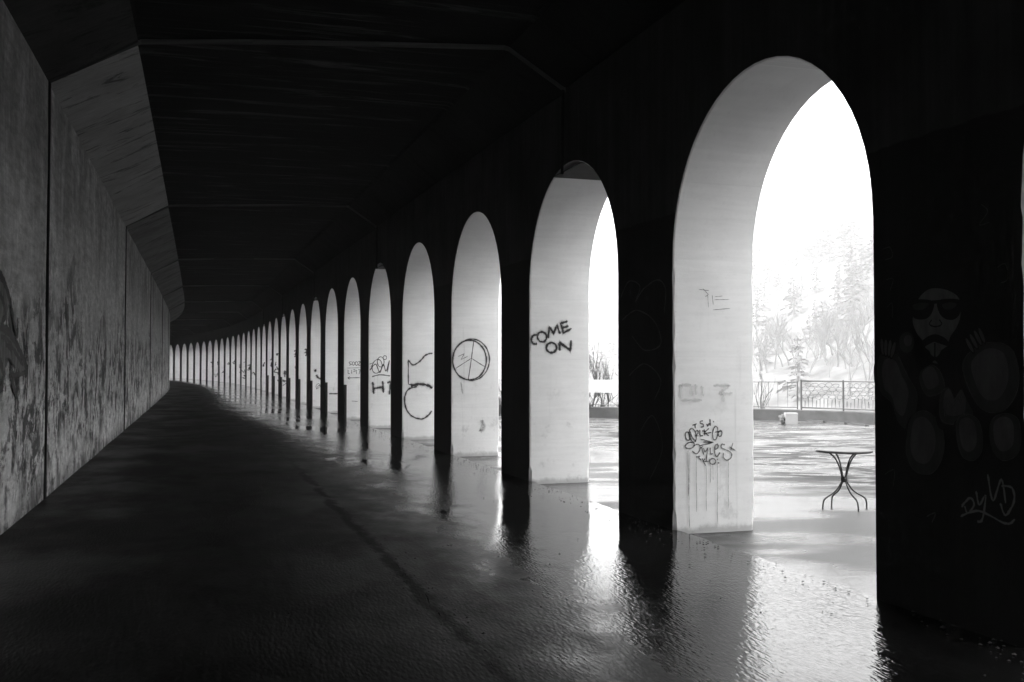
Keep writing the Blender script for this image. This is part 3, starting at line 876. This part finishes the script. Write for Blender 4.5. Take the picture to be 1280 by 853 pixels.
def wline(pts, w, m=1):
    lay[0] += .0004
    ribbon(mb, [wpt(x, y, lay[0]) for x, y in cw_(spline(pts))], w * 2.2, nw, m)
wfill([(-60, 90), (0, 96), (34, 160), (52, 235), (40, 300), (20, 355), (-60, 340)], 0)
wfill([(-60, 380), (0, 372), (55, 415), (100, 500), (132, 580), (140, 612), (118, 640), (84, 600), (40, 540), (10, 640), (-20, 700), (-60, 690)], 0)
for pts, w in (([(-20, 70), (14, 120), (44, 200), (64, 290), (82, 390), (96, 430)], .05), ([(0, 375), (45, 405), (90, 470), (128, 560), (146, 606), (132, 640)], .05),
               ([(0, 200), (22, 260), (28, 320), (10, 352)], .04), ([(5, 430), (40, 450), (85, 520), (125, 585)], .03), ([(62, 560), (68, 640), (66, 690), (90, 750), (100, 790)], .025), ([(98, 600), (100, 690), (84, 735)], .025),
               ([(0, 560), (16, 620), (12, 700), (-10, 712)], .05), ([(50, 640), (110, 632), (136, 616)], .03), ([(30, 470), (60, 500), (64, 560)], .03),
               ([(150, 360), (140, 440), (150, 560), (140, 780)], .03), ([(96, 330), (92, 440)], .05)):
    wline(pts, w)
mb.build('mural', [M['wall_fill'], M['wall_tag']], back_wall)

# ------------------------------------------------------------------ terrace outside, kerb and railings
KERB = [(-45, 16), (-20, 16), (5, 16.3), (14, 16.7), (20, 16), (24.6, 14.4), (27.0, 13.1), (28.6, 11.3), (30.0, 9.0), (32.4, 6.6), (36, 5.3), (42, 4.7), (60, 4), (100, 4), (176, 4)]
KP = spline(KERB, 10)
_ks = np.array([p[0] for p in KP]); _ku = np.array([p[1] for p in KP])
def ku(s): return float(np.interp(s, _ks, _ku))
mb = MB(); rows = []; uvs = []
for s in steps(-45, SB, .5, 1.0, 45):
    us = [SILL - .02 + (ku(s) + .05 - SILL) * (k / 16) for k in range(17)]
    rows.append([W(s, u, GZ + .008 * math.sin(u * .9 + s * .35) * (k > 0)) for k, u in enumerate(us)]); uvs.append([(s, u) for u in us])
mb.grid(rows, uvs, 0, True, True)
tag(mb.build('pavement', M['terrace']), kind='structure')

def kp(i_from, i_to):   # kerb polyline between two s values
    return [p for p in KP if i_from <= p[0] <= i_to]
KH = .36
mb = MB(); rows = []; uvs = []; acc = 0
pth = kp(-45, 176)
for k, (s, u) in enumerate(pth):
    a = Vector(W(*pth[max(k - 1, 0)])); b = Vector(W(*pth[min(k + 1, len(pth) - 1)])); t = (b - a).normalized()
    n = Vector((t.y, -t.x, 0)); p = Vector(W(s, u))
    sec = [(0, GZ - .2), (0, GZ + KH - .02), (.02, GZ + KH), (.26, GZ + KH), (.28, GZ + KH - .02), (.28, GZ - 1.2)]
    rows.append([tuple(p + n * o + Vector((0, 0, z))) for o, z in sec]); uvs.append([(k, z) for o, z in sec])
mb.grid(rows, uvs, 0, False, True)
kerb = mb.build('kerb_wall', M['kerb'])
tag(kerb, 'low dark grey concrete kerb wall curving round the edge of the terrace', 'wall')

def arc_points(sa, sb, n):
    """n+1 points evenly spaced along the kerb centre line"""
    fine = [Vector(W(s, ku(s) + .14)) for s in np.linspace(sa, sb, 400)]
    L = [0]
    for a, b in zip(fine[:-1], fine[1:]): L.append(L[-1] + (b - a).length)
    return [fine[int(np.argmin(np.abs(np.array(L) - L[-1] * k / n)))] for k in range(n + 1)]
KT = GZ + KH
def railing(name, pts, mat, label, h, ornate, seed):
    rt = empty(name, (pts[0].x, pts[0].y, KT), label, 'railing')
    rr = random.Random(seed)
    for p in pts:
        b = MB(); b.box((p.x, p.y, KT + (h + .04) / 2), (.05, .05, h + .04) if ornate else (.035, .035, h + .02), 0, 0, .006)
        b.build('post', mat, rt)
    for z, nm in ((h, 'top_rail'), (.07, 'bottom_rail')):
        b = MB(); b.tube([(p.x, p.y, KT + z) for p in pts], .024 if ornate else .014, 6); b.build(nm, mat, rt)
    for a, b_ in zip(pts[:-1], pts[1:]):
        d = b_ - a; L = d.length; d.normalize(); b = MB()
        def q(x, z): return (a.x + d.x * x, a.y + d.y * x, KT + z)
        if ornate:
            # irregular pebble-shaped wire cells above, uprights below
            n = 6
            for row in range(4):
                for k in range(n):
                    cx = (k + .5 + (.5 if row % 2 else 0)) * L / n; cz = h * (.46 + .135 * row) + rr.uniform(-.012, .012)
                    if cx > L - .08: continue
                    rx, rz = L / n * rr.uniform(.40, .52), h * .068 * rr.uniform(.8, 1.2); a0 = rr.uniform(0, 6)
                    b.tube([q(min(max(cx + rx * math.cos(t_ + a0) * (1 + .12 * math.sin(3 * t_ + row)), .03), L - .03), cz + rz * math.sin(t_ + a0)) for t_ in np.linspace(0, 2 * math.pi, 10)], .0075, 4, cap=False)
            for k in range(1, 11):
                x = L * k / 11; b.tube([q(x, .07), q(x + rr.uniform(-.02, .02), h * rr.uniform(.28, .46))], .010, 4)
            b.build('ornament_panel', mat, rt)
        else:
            for k in range(1, 6):
                x = L * k / 6; bb = MB(); bb.tube([q(x, .07), q(x, h)], .007, 4); bb.build('baluster', mat, rt)
    return rt
S_END = 26.75
railing('railing', arc_points(S_END, 12.6, 11), M['rail'], 'dark ornate iron railing of pebble shaped cells on the terrace kerb', .90, True, 3)
railing('railing', arc_points(S_END + .1, 45, 12), M['pale_rail'], 'thin pale plain railing continuing along the far kerb', .86, False, 4)

# banner with the arrow, tied to the pale railing
bp = arc_points(29.55, 31.6, 8)
bn = MB(); rows = []; uvs = []
for k, p in enumerate(bp):
    t = (bp[min(k + 1, 8)] - bp[max(k - 1, 0)]).normalized(); n = Vector((-t.y, t.x, 0))
    if n.y > 0: n = -n
    off = n * (.05 + .012 * math.sin(k * 1.3))
    rows.append([(p.x + off.x, p.y + off.y, z + .01 * math.sin(k)) for z in (.80, .94, 1.08, 1.23)]); uvs.append([(k, z) for z in range(4)])
bn.grid(rows, uvs, 0, True, False)
bnr = [[(x + (rows[i][0][0] - bp[i].x) * -.12, y + (rows[i][0][1] - bp[i].y) * -.12, z) for x, y, z in r] for i, r in enumerate(rows)]
bn.grid(bnr, uvs, 0, True, True)
banner = bn.build('banner', [M['banner']])
tag(banner, 'white banner with small lettering and a left pointing arrow on the far railing', 'banner')
def banner_strokes(px, name):
    mbk = MB(); a, b_ = Vector(rows[0][1]), Vector(rows[-1][1]); d = (b_ - a); d.z = 0; d.normalize(); n = Vector((d.y, -d.x, 0))
    if n.y > 0: n = -n
    for pts in px:
        P3 = []
        for x, y in pts:
            r = ray(x, y); o = Vector((0, 0, EYE)); pl = a + n * .03
            P3.append(o + r * ((pl - o).dot(n) / r.dot(n)))
        ribbon(mbk, P3, .045, -n, 0)
    return mbk.build(name, M['ink'], banner)
cb = crop(640, 360, 4.264)
banner_strokes([cb(poly([(500, 529), (532, 529)])), cb(poly([(511, 517), (500, 529), (511, 541)]))], 'arrow_mark')
banner_strokes([cb(poly([(391, 514), (399, 514), (394, 530)])), cb(poly([(404, 512), (404, 534)])), cb(poly([(412, 520), (420, 520)])), cb(poly([(414, 514), (411, 534)])), cb(poly([(443, 514), (455, 514), (445, 524)])), cb(poly([(443, 530), (458, 530)])), cb(poly([(452, 518), (460, 526)]))], 'lettering')

# pale block, low black bars
def ground_at(x, y, z=GZ):
    r = ray(x, y); k = (z - EYE) / r.z; return Vector((r.x * k, r.y * k, z))
g = ground_at(988, 531)
bt = empty('concrete_block', (g.x, g.y, GZ), 'pale concrete block standing on the terrace before the kerb wall', 'block')
mb = MB(); mb.box((g.x + .06, g.y + .16, GZ + .17), (.36, .34, .34), -.12, 0, .012); mb.build('block_body', M['block'], bt)
mb = MB()
rk = random.Random(2)
for k in range(9):
    mb.box((g.x - .20 + rk.uniform(-.05, .04), g.y + .12 + rk.uniform(-.08, .1), GZ + .03 + .028 * k), (rk.uniform(.07, .13), rk.uniform(.08, .16), .06), rk.uniform(0, 3), 0, .015)
mb.build('broken_edge', mat_plain('rough_broken_concrete', .09, .9, .3, 9), bt)
for k, (xa, ya, xb, yb, lab) in enumerate(((1010, 527.6, 1030, 528.8, 'low black bar on the paving nearest the pale block'), (1036, 529.4, 1057, 531, 'low black bar on the paving, middle of three before the kerb'), (1064, 531.6, 1084, 533.6, 'low black bar on the paving farthest from the pale block'))):
    a, b_ = ground_at(xa, ya), ground_at(xb, yb); d = b_ - a; L = d.length; m_ = (a + b_) / 2
    mb = MB(); prof = [(-.07, 0), (-.05, .06), (.05, .06), (.07, 0)]; dd = d.normalized(); nn = Vector((-dd.y, dd.x, 0))
    rw = []
    for f, sc in ((0, .5), (.04, 1), (.96, 1), (1, .5)):
        rw.append([tuple(a + d * f + nn * o + Vector((0, 0, .004 + z * sc))) for o, z in prof])
    mb.grid(rw, [[(0, 0)] * 4] * 4, 0, False, False)
    mb.face(rw[0]); mb.face(rw[-1][::-1])
    tag(mb.build('wheel_stop', M['stop'], origin=(m_.x, m_.y, GZ)), lab, 'wheel stop', 'low black bars along the kerb')

# ------------------------------------------------------------------ table
gt = ground_at(1055.5, 636.2)
tb = empty('garden_table', (gt.x, gt.y, GZ), 'round black iron garden table with curved legs on the wet terrace', 'table')
TH = .725; TR = .335
mb = MB(); prof = [(0, TH - .004), (TR - .02, TH - .004), (TR - .004, TH - .008), (TR, TH - .018), (TR - .004, TH - .034), (TR - .03, TH - .034), (TR - .034, TH - .02), (0, TH - .018)]
NA = 40
rws = [[(gt.x + r * math.cos(2 * math.pi * k / NA), gt.y + r * math.sin(2 * math.pi * k / NA), GZ + z) for k in range(NA + 1)] for r, z in prof]
mb.grid(rws, [[(k, j) for k in range(NA + 1)] for j in range(len(prof))], 0, True, True)
mb.build('table_top', M['table_top'], tb)
waist = .36
feet = []
for k, (fx, fy) in enumerate(((1028.5, 637), (1039.5, 632.6), (1073, 640.2), (1083.5, 635.2))):
    f = ground_at(fx, fy); d = Vector((f.x - gt.x, f.y - gt.y, 0)); Lf = d.length; d.normalize()
    side = Vector((-d.y, d.x, 0)) * .0
    pr = [(Lf, 0), (Lf * .985, .07), (Lf * .93, .115), (Lf * .78, .15), (Lf * .55, .185), (Lf * .34, .235), (Lf * .19, .295), (.030, waist - .02), (.026, waist), (.030, waist + .03), (.050, .47), (.085, .56), (.135, .635), (.20, .685), (.235, .70)]
    fine = spline(pr, 4)
    mb = MB(); mb.tube([(gt.x + d.x * r, gt.y + d.y * r, GZ + z) for r, z in fine], .0095, 7)
    mb.build('leg', M['black_metal'], tb)
mb = MB()
mb.tube([(gt.x, gt.y, GZ + waist - .035), (gt.x, gt.y, GZ + waist - .03), (gt.x, gt.y, GZ + waist + .03), (gt.x, gt.y, GZ + waist + .035)], [.030, .040, .040, .030], 12)
mb.build('collar', M['black_metal'], tb)
mb = MB()
mb.tube([(gt.x + .235 * math.cos(a), gt.y + .235 * math.sin(a), GZ + TH - .03) for a in np.linspace(0, 2 * math.pi, 30)], .008, 6, cap=False)
mb.build('under_ring', M['black_metal'], tb)

# ------------------------------------------------------------------ grit on the floor
mb = MB(); rg = random.Random(5)
def pebble(s, u, z, r):
    c0 = Vector(W(s, u, z)); top = c0 + Vector((rg.uniform(-.3, .3) * r, rg.uniform(-.3, .3) * r, r * rg.uniform(.5, .9)))
    n = 5; a0 = rg.uniform(0, 6)
    ring = [c0 + Vector((math.cos(a0 + 2 * math.pi * k / n) * r * rg.uniform(.7, 1.2), math.sin(a0 + 2 * math.pi * k / n) * r * rg.uniform(.7, 1.2), r * .15)) for k in range(n)]
    for k in range(n): mb.face([ring[k], ring[(k + 1) % n], top])
for _ in range(2000):
    s = rg.uniform(4, 30); k = rg.random()
    if k < .40: u = SILL - abs(rg.gauss(0, .22)) - .01; z = .0
    elif k < .75: u = LANE + rg.gauss(.03, .10); z = .002
    elif k < .9: u = U_L + abs(rg.gauss(0, .12)) + .01; z = .012
    else: u = rg.uniform(U_L + .1, 0); z = .008 if u < LANE else .0
    pebble(s, u, z, rg.choice([.004, .005, .006, .008, .008, .012]) * (1.0 if rg.random() < .97 else 2.0))
tag(mb.build('grit', M['gravel']), 'dark grit and crumbs scattered along the floor seams', 'grit', kind='stuff')

# ------------------------------------------------------------------ terrain beyond the terrace
def hash2(i, j): 
    v = math.sin(i * 127.1 + j * 311.7) * 43758.5453
    return v - math.floor(v)
def vnoise(x, y):
    i, j = math.floor(x), math.floor(y); fx, fy = x - i, y - j
    fx = fx * fx * (3 - 2 * fx); fy = fy * fy * (3 - 2 * fy)
    a = hash2(i, j); b = hash2(i + 1, j); c_ = hash2(i, j + 1); d = hash2(i + 1, j + 1)
    return a + (b - a) * fx + (c_ - a) * fy + (a - b - c_ + d) * fx * fy
_t0 = Vector((math.sin(_th0), math.cos(_th0))); _n0 = Vector((_t0.y, -_t0.x))
def terrain_z(al, w):
    base = float(np.interp(w, [-400, 17.5, 19, 30, 80, 120, 240, 320, 460, 700], [-.7, -.7, -1.2, -6, -6, 4, 72, 90, 100, 108]))
    if w > 60:
        k = min(1, (w - 60) / 60)
        base += k * (11.0 * (vnoise(al / 80, w / 64) - .5) + 4.5 * (vnoise(al / 24 + 9, w / 22) - .5) + 1.4 * (vnoise(al / 8, w / 8) - .5))
    return base
def TW(al, w): p = _t0 * al + _n0 * (C0 + w); return (p.x, p.y, terrain_z(al, w))
mb = MB()
als = list(np.linspace(-600, -60, 18)) + list(np.arange(-55, 640, 6)) + list(np.linspace(660, 1200, 16))
wsx = [-400, -200, -80, -20, 5, 14, 17.5, 19, 22, 26, 30, 45, 60, 70] + list(np.arange(78, 290, 6.0)) + [300, 320, 350, 400, 460, 560, 700]
mb.grid([[TW(a, w) for w in wsx] for a in als], [[(a, w) for w in wsx] for a in als], 0, True, True)
tag(mb.build('terrain', M['hill']), kind='structure')

# trees: prototypes share their mesh data
def conifer(seed):
    r = random.Random(seed); tr = MB(); cr = MB()
    tr.tube([(0, 0, 0), (.02, 0, .4), (0, .02, .75), (0, 0, .98)], [.028, .022, .012, .003], 5)
    for lvl in range(15):
        z = .10 + .87 * lvl / 15 + r.uniform(-.02, .02)
        reach = .27 * (1 - z) ** .8 + .02
        for b in range(r.randint(6, 9)):
            if r.random() < .18: continue
            a = r.uniform(0, 2 * math.pi); L = reach * r.uniform(.55, 1.15); droop = r.uniform(.1, .4)
            for j in range(3):
                f0, f1 = j / 3, (j + 1) / 3 + .1
                w = .05 * (1 - f0 * .6) * r.uniform(.7, 1.2)
                p0 = Vector((math.cos(a) * L * f0, math.sin(a) * L * f0, z - droop * L * f0 + .02 * math.sin(f0 * 3)))
                p1 = Vector((math.cos(a) * L * f1, math.sin(a) * L * f1, z - droop * L * f1))
                sd = Vector((-math.sin(a), math.cos(a), r.uniform(-.8, .8))) * w
                cr.face([p0 - sd * .4, p1 - sd, p1 + sd * .3 + Vector((0, 0, .02)), p0 + sd * .6])
    return tr.mesh('trunk', [M['bark']]), cr.mesh('crown', [M['needles']])
def bare(seed, spread=.55, depth=4):
    r = random.Random(seed); tr = MB(); cr = MB()
    def grow(p, d, L, rad, lv):
        n = 3; pts = [p]; q = p.copy(); dd = d.copy()
        for k in range(n):
            dd = (dd + Vector((r.uniform(-.18, .18), r.uniform(-.18, .18), r.uniform(-.02, .14)))).normalized(); q = q + dd * L / n; pts.append(q.copy())
        (tr if lv < 2 else cr).tube(pts, [rad * (1 - .16 * k) for k in range(n + 1)], 4 if lv < 2 else 3, cap=False)
        if lv < depth:
            for k in range(3 if lv else 5):
                f = pts[r.choice([1, 2, 3, 3])]
                a = r.uniform(0, 2 * math.pi); nd = (dd + Vector((math.cos(a), math.sin(a), .25)) * r.uniform(spread * .7, spread * 1.4)).normalized()
                grow(f, nd, L * r.uniform(.5, .75), rad * .55, lv + 1)
    grow(Vector((0, 0, 0)), Vector((0, 0, 1)), .42, .020, 0)
    return tr.mesh('trunk', [M['bark']]), cr.mesh('crown', [M['twigs']])
CON = [conifer(k) for k in range(5)]
BAR = [bare(20 + k) for k in range(4)]
def plant(kind, protos, idx, loc, h, wd, rz, label, cat, group=None):
    o = empty(kind, loc, label, cat, group); o.scale = (h * wd, h * wd, h); o.rotation_euler = (0, 0, rz)
    for nm, me in zip(('trunk', 'crown'), protos[idx]):
        c_ = bpy.data.objects.new(nm, me); col.objects.link(c_); c_.parent = o
    return o
rt_ = random.Random(11)
placed = 0; tries = 0
def hill_point(x, dist):        # a place on the hill in a given direction
    r = ray(x, 420)
    for Y in np.arange(60, 900, 3.0):
        p = Vector((r.x / r.y * Y, Y)); al = p.dot(_t0); w = p.dot(_n0) - C0
        if w >= dist: return al, w
    return None
while placed < 470 and tries < 6000:
    tries += 1
    x = rt_.choice([rt_.uniform(900, 1130), rt_.uniform(900, 1130), rt_.uniform(700, 800), rt_.uniform(600, 1300)]); w = rt_.uniform(84, 285)
    q = hill_point(x, w)
    if q is None: continue
    al, w = q
    clump = vnoise(al / 30 + 3, w / 26 + 7)
    if clump < .30 and rt_.random() < .4: continue
    p = TW(al, w); placed += 1
    con = vnoise(al / 46 + 40, w / 36) > .70
    hgt = rt_.uniform(4.5, 10.5) * (1.15 if w > 205 else 1.0)
    sx = 640 + FPX * p[0] / p[1]
    where = 'through the nearest arch' if 930 < sx < 1092 else 'through the second arch' if 725 < sx < 770 else 'behind the piers'
    zone = 'on the lower slope' if w < 150 else 'on the middle slope' if w < 205 else 'near the skyline'
    side = '' if not 930 < sx < 1092 else ' nearer the white reveal' if sx < 985 else ' nearer the dark pier' if sx > 1040 else ' midway'
    size = 'short' if hgt < 7.5 else 'tall'
    if con: plant('conifer_tree', CON, rt_.randrange(5), (p[0], p[1], p[2] - .1), hgt, rt_.uniform(.9, 1.5), rt_.uniform(0, 6), size + ' hazy conifer ' + zone + side + ', ' + where, 'tree', 'conifers on the far hillside')
    else: plant('bare_tree', BAR, rt_.randrange(4), (p[0], p[1], p[2] - .1), hgt * 1.15, rt_.uniform(.8, 1.2), rt_.uniform(0, 6), size + ' leafless tree ' + zone + side + ', ' + where, 'tree', 'leafless trees on the far hillside')
q = hill_point(1067, 132); p = TW(*q)
plant('conifer_tree', CON, 2, (p[0], p[1], p[2] - .1), 8.5, 1.5, 1.0, 'broad dark conifer standing lowest on the hill above the ornate railing', 'tree')
# leafless saplings and shrubs just outside the far railing
rs_ = random.Random(3)
for k, (x, dist, h, lab) in enumerate(((737, 3.0, 3.4, 'tall slender leafless sapling leaning beside the whitewashed pier behind the banner'), (752, 2.2, 2.7, 'upright forked leafless sapling rising behind the banner arrow'), (764, 3.4, 2.4, 'small leafless sapling half hidden by the dark pier behind the banner'), (949, 4.0, 2.2, 'thin leafless sapling behind the pale railing'))):
    r = ray(x, 500); o = None
    for Y in np.arange(25, 60, .1):
        pp = Vector((r.x / r.y * Y, Y)); al = pp.dot(_t0); w = pp.dot(_n0) - C0
        if w > ku(al) + dist * .5: o = pp; break
    z0 = terrain_z(o.dot(_t0), o.dot(_n0) - C0)
    plant('sapling', BAR, k % 4, (o.x, o.y, z0), h - z0 * .4, .55, k * 1.3, lab, 'sapling')
SH = [bare(50 + k, .9, 4) for k in range(3)]
for k in range(16):
    s = 29.2 + k * .42; u = ku(s) + .75 + rs_.uniform(0, .6)
    p = W(s, u, -.72)
    plant('shrub', SH, k % 3, p, rs_.uniform(1.6, 2.1), 1.3, rs_.uniform(0, 6), 'twiggy leafless shrub growing behind the far kerb below the banner', 'shrub', 'leafless shrubs behind the far kerb')

# ------------------------------------------------------------------ haze over the valley
HAZE = 0.0012
if HAZE > 0:
    mb = MB(); mb.box((50, 350, 56), (1960, 2400, 136))
    t = NT('valley_haze'); v = t.n('ShaderNodeVolumePrincipled'); v.inputs['Color'].default_value = (.95, .95, .95, 1); v.inputs['Density'].default_value = HAZE; v.inputs['Anisotropy'].default_value = .2
    t.l(v.outputs[0], t.out.inputs['Volume'])
    tag(mb.build('haze', t.mat), 'pale haze hanging over the valley and the hillside', 'haze', kind='stuff')
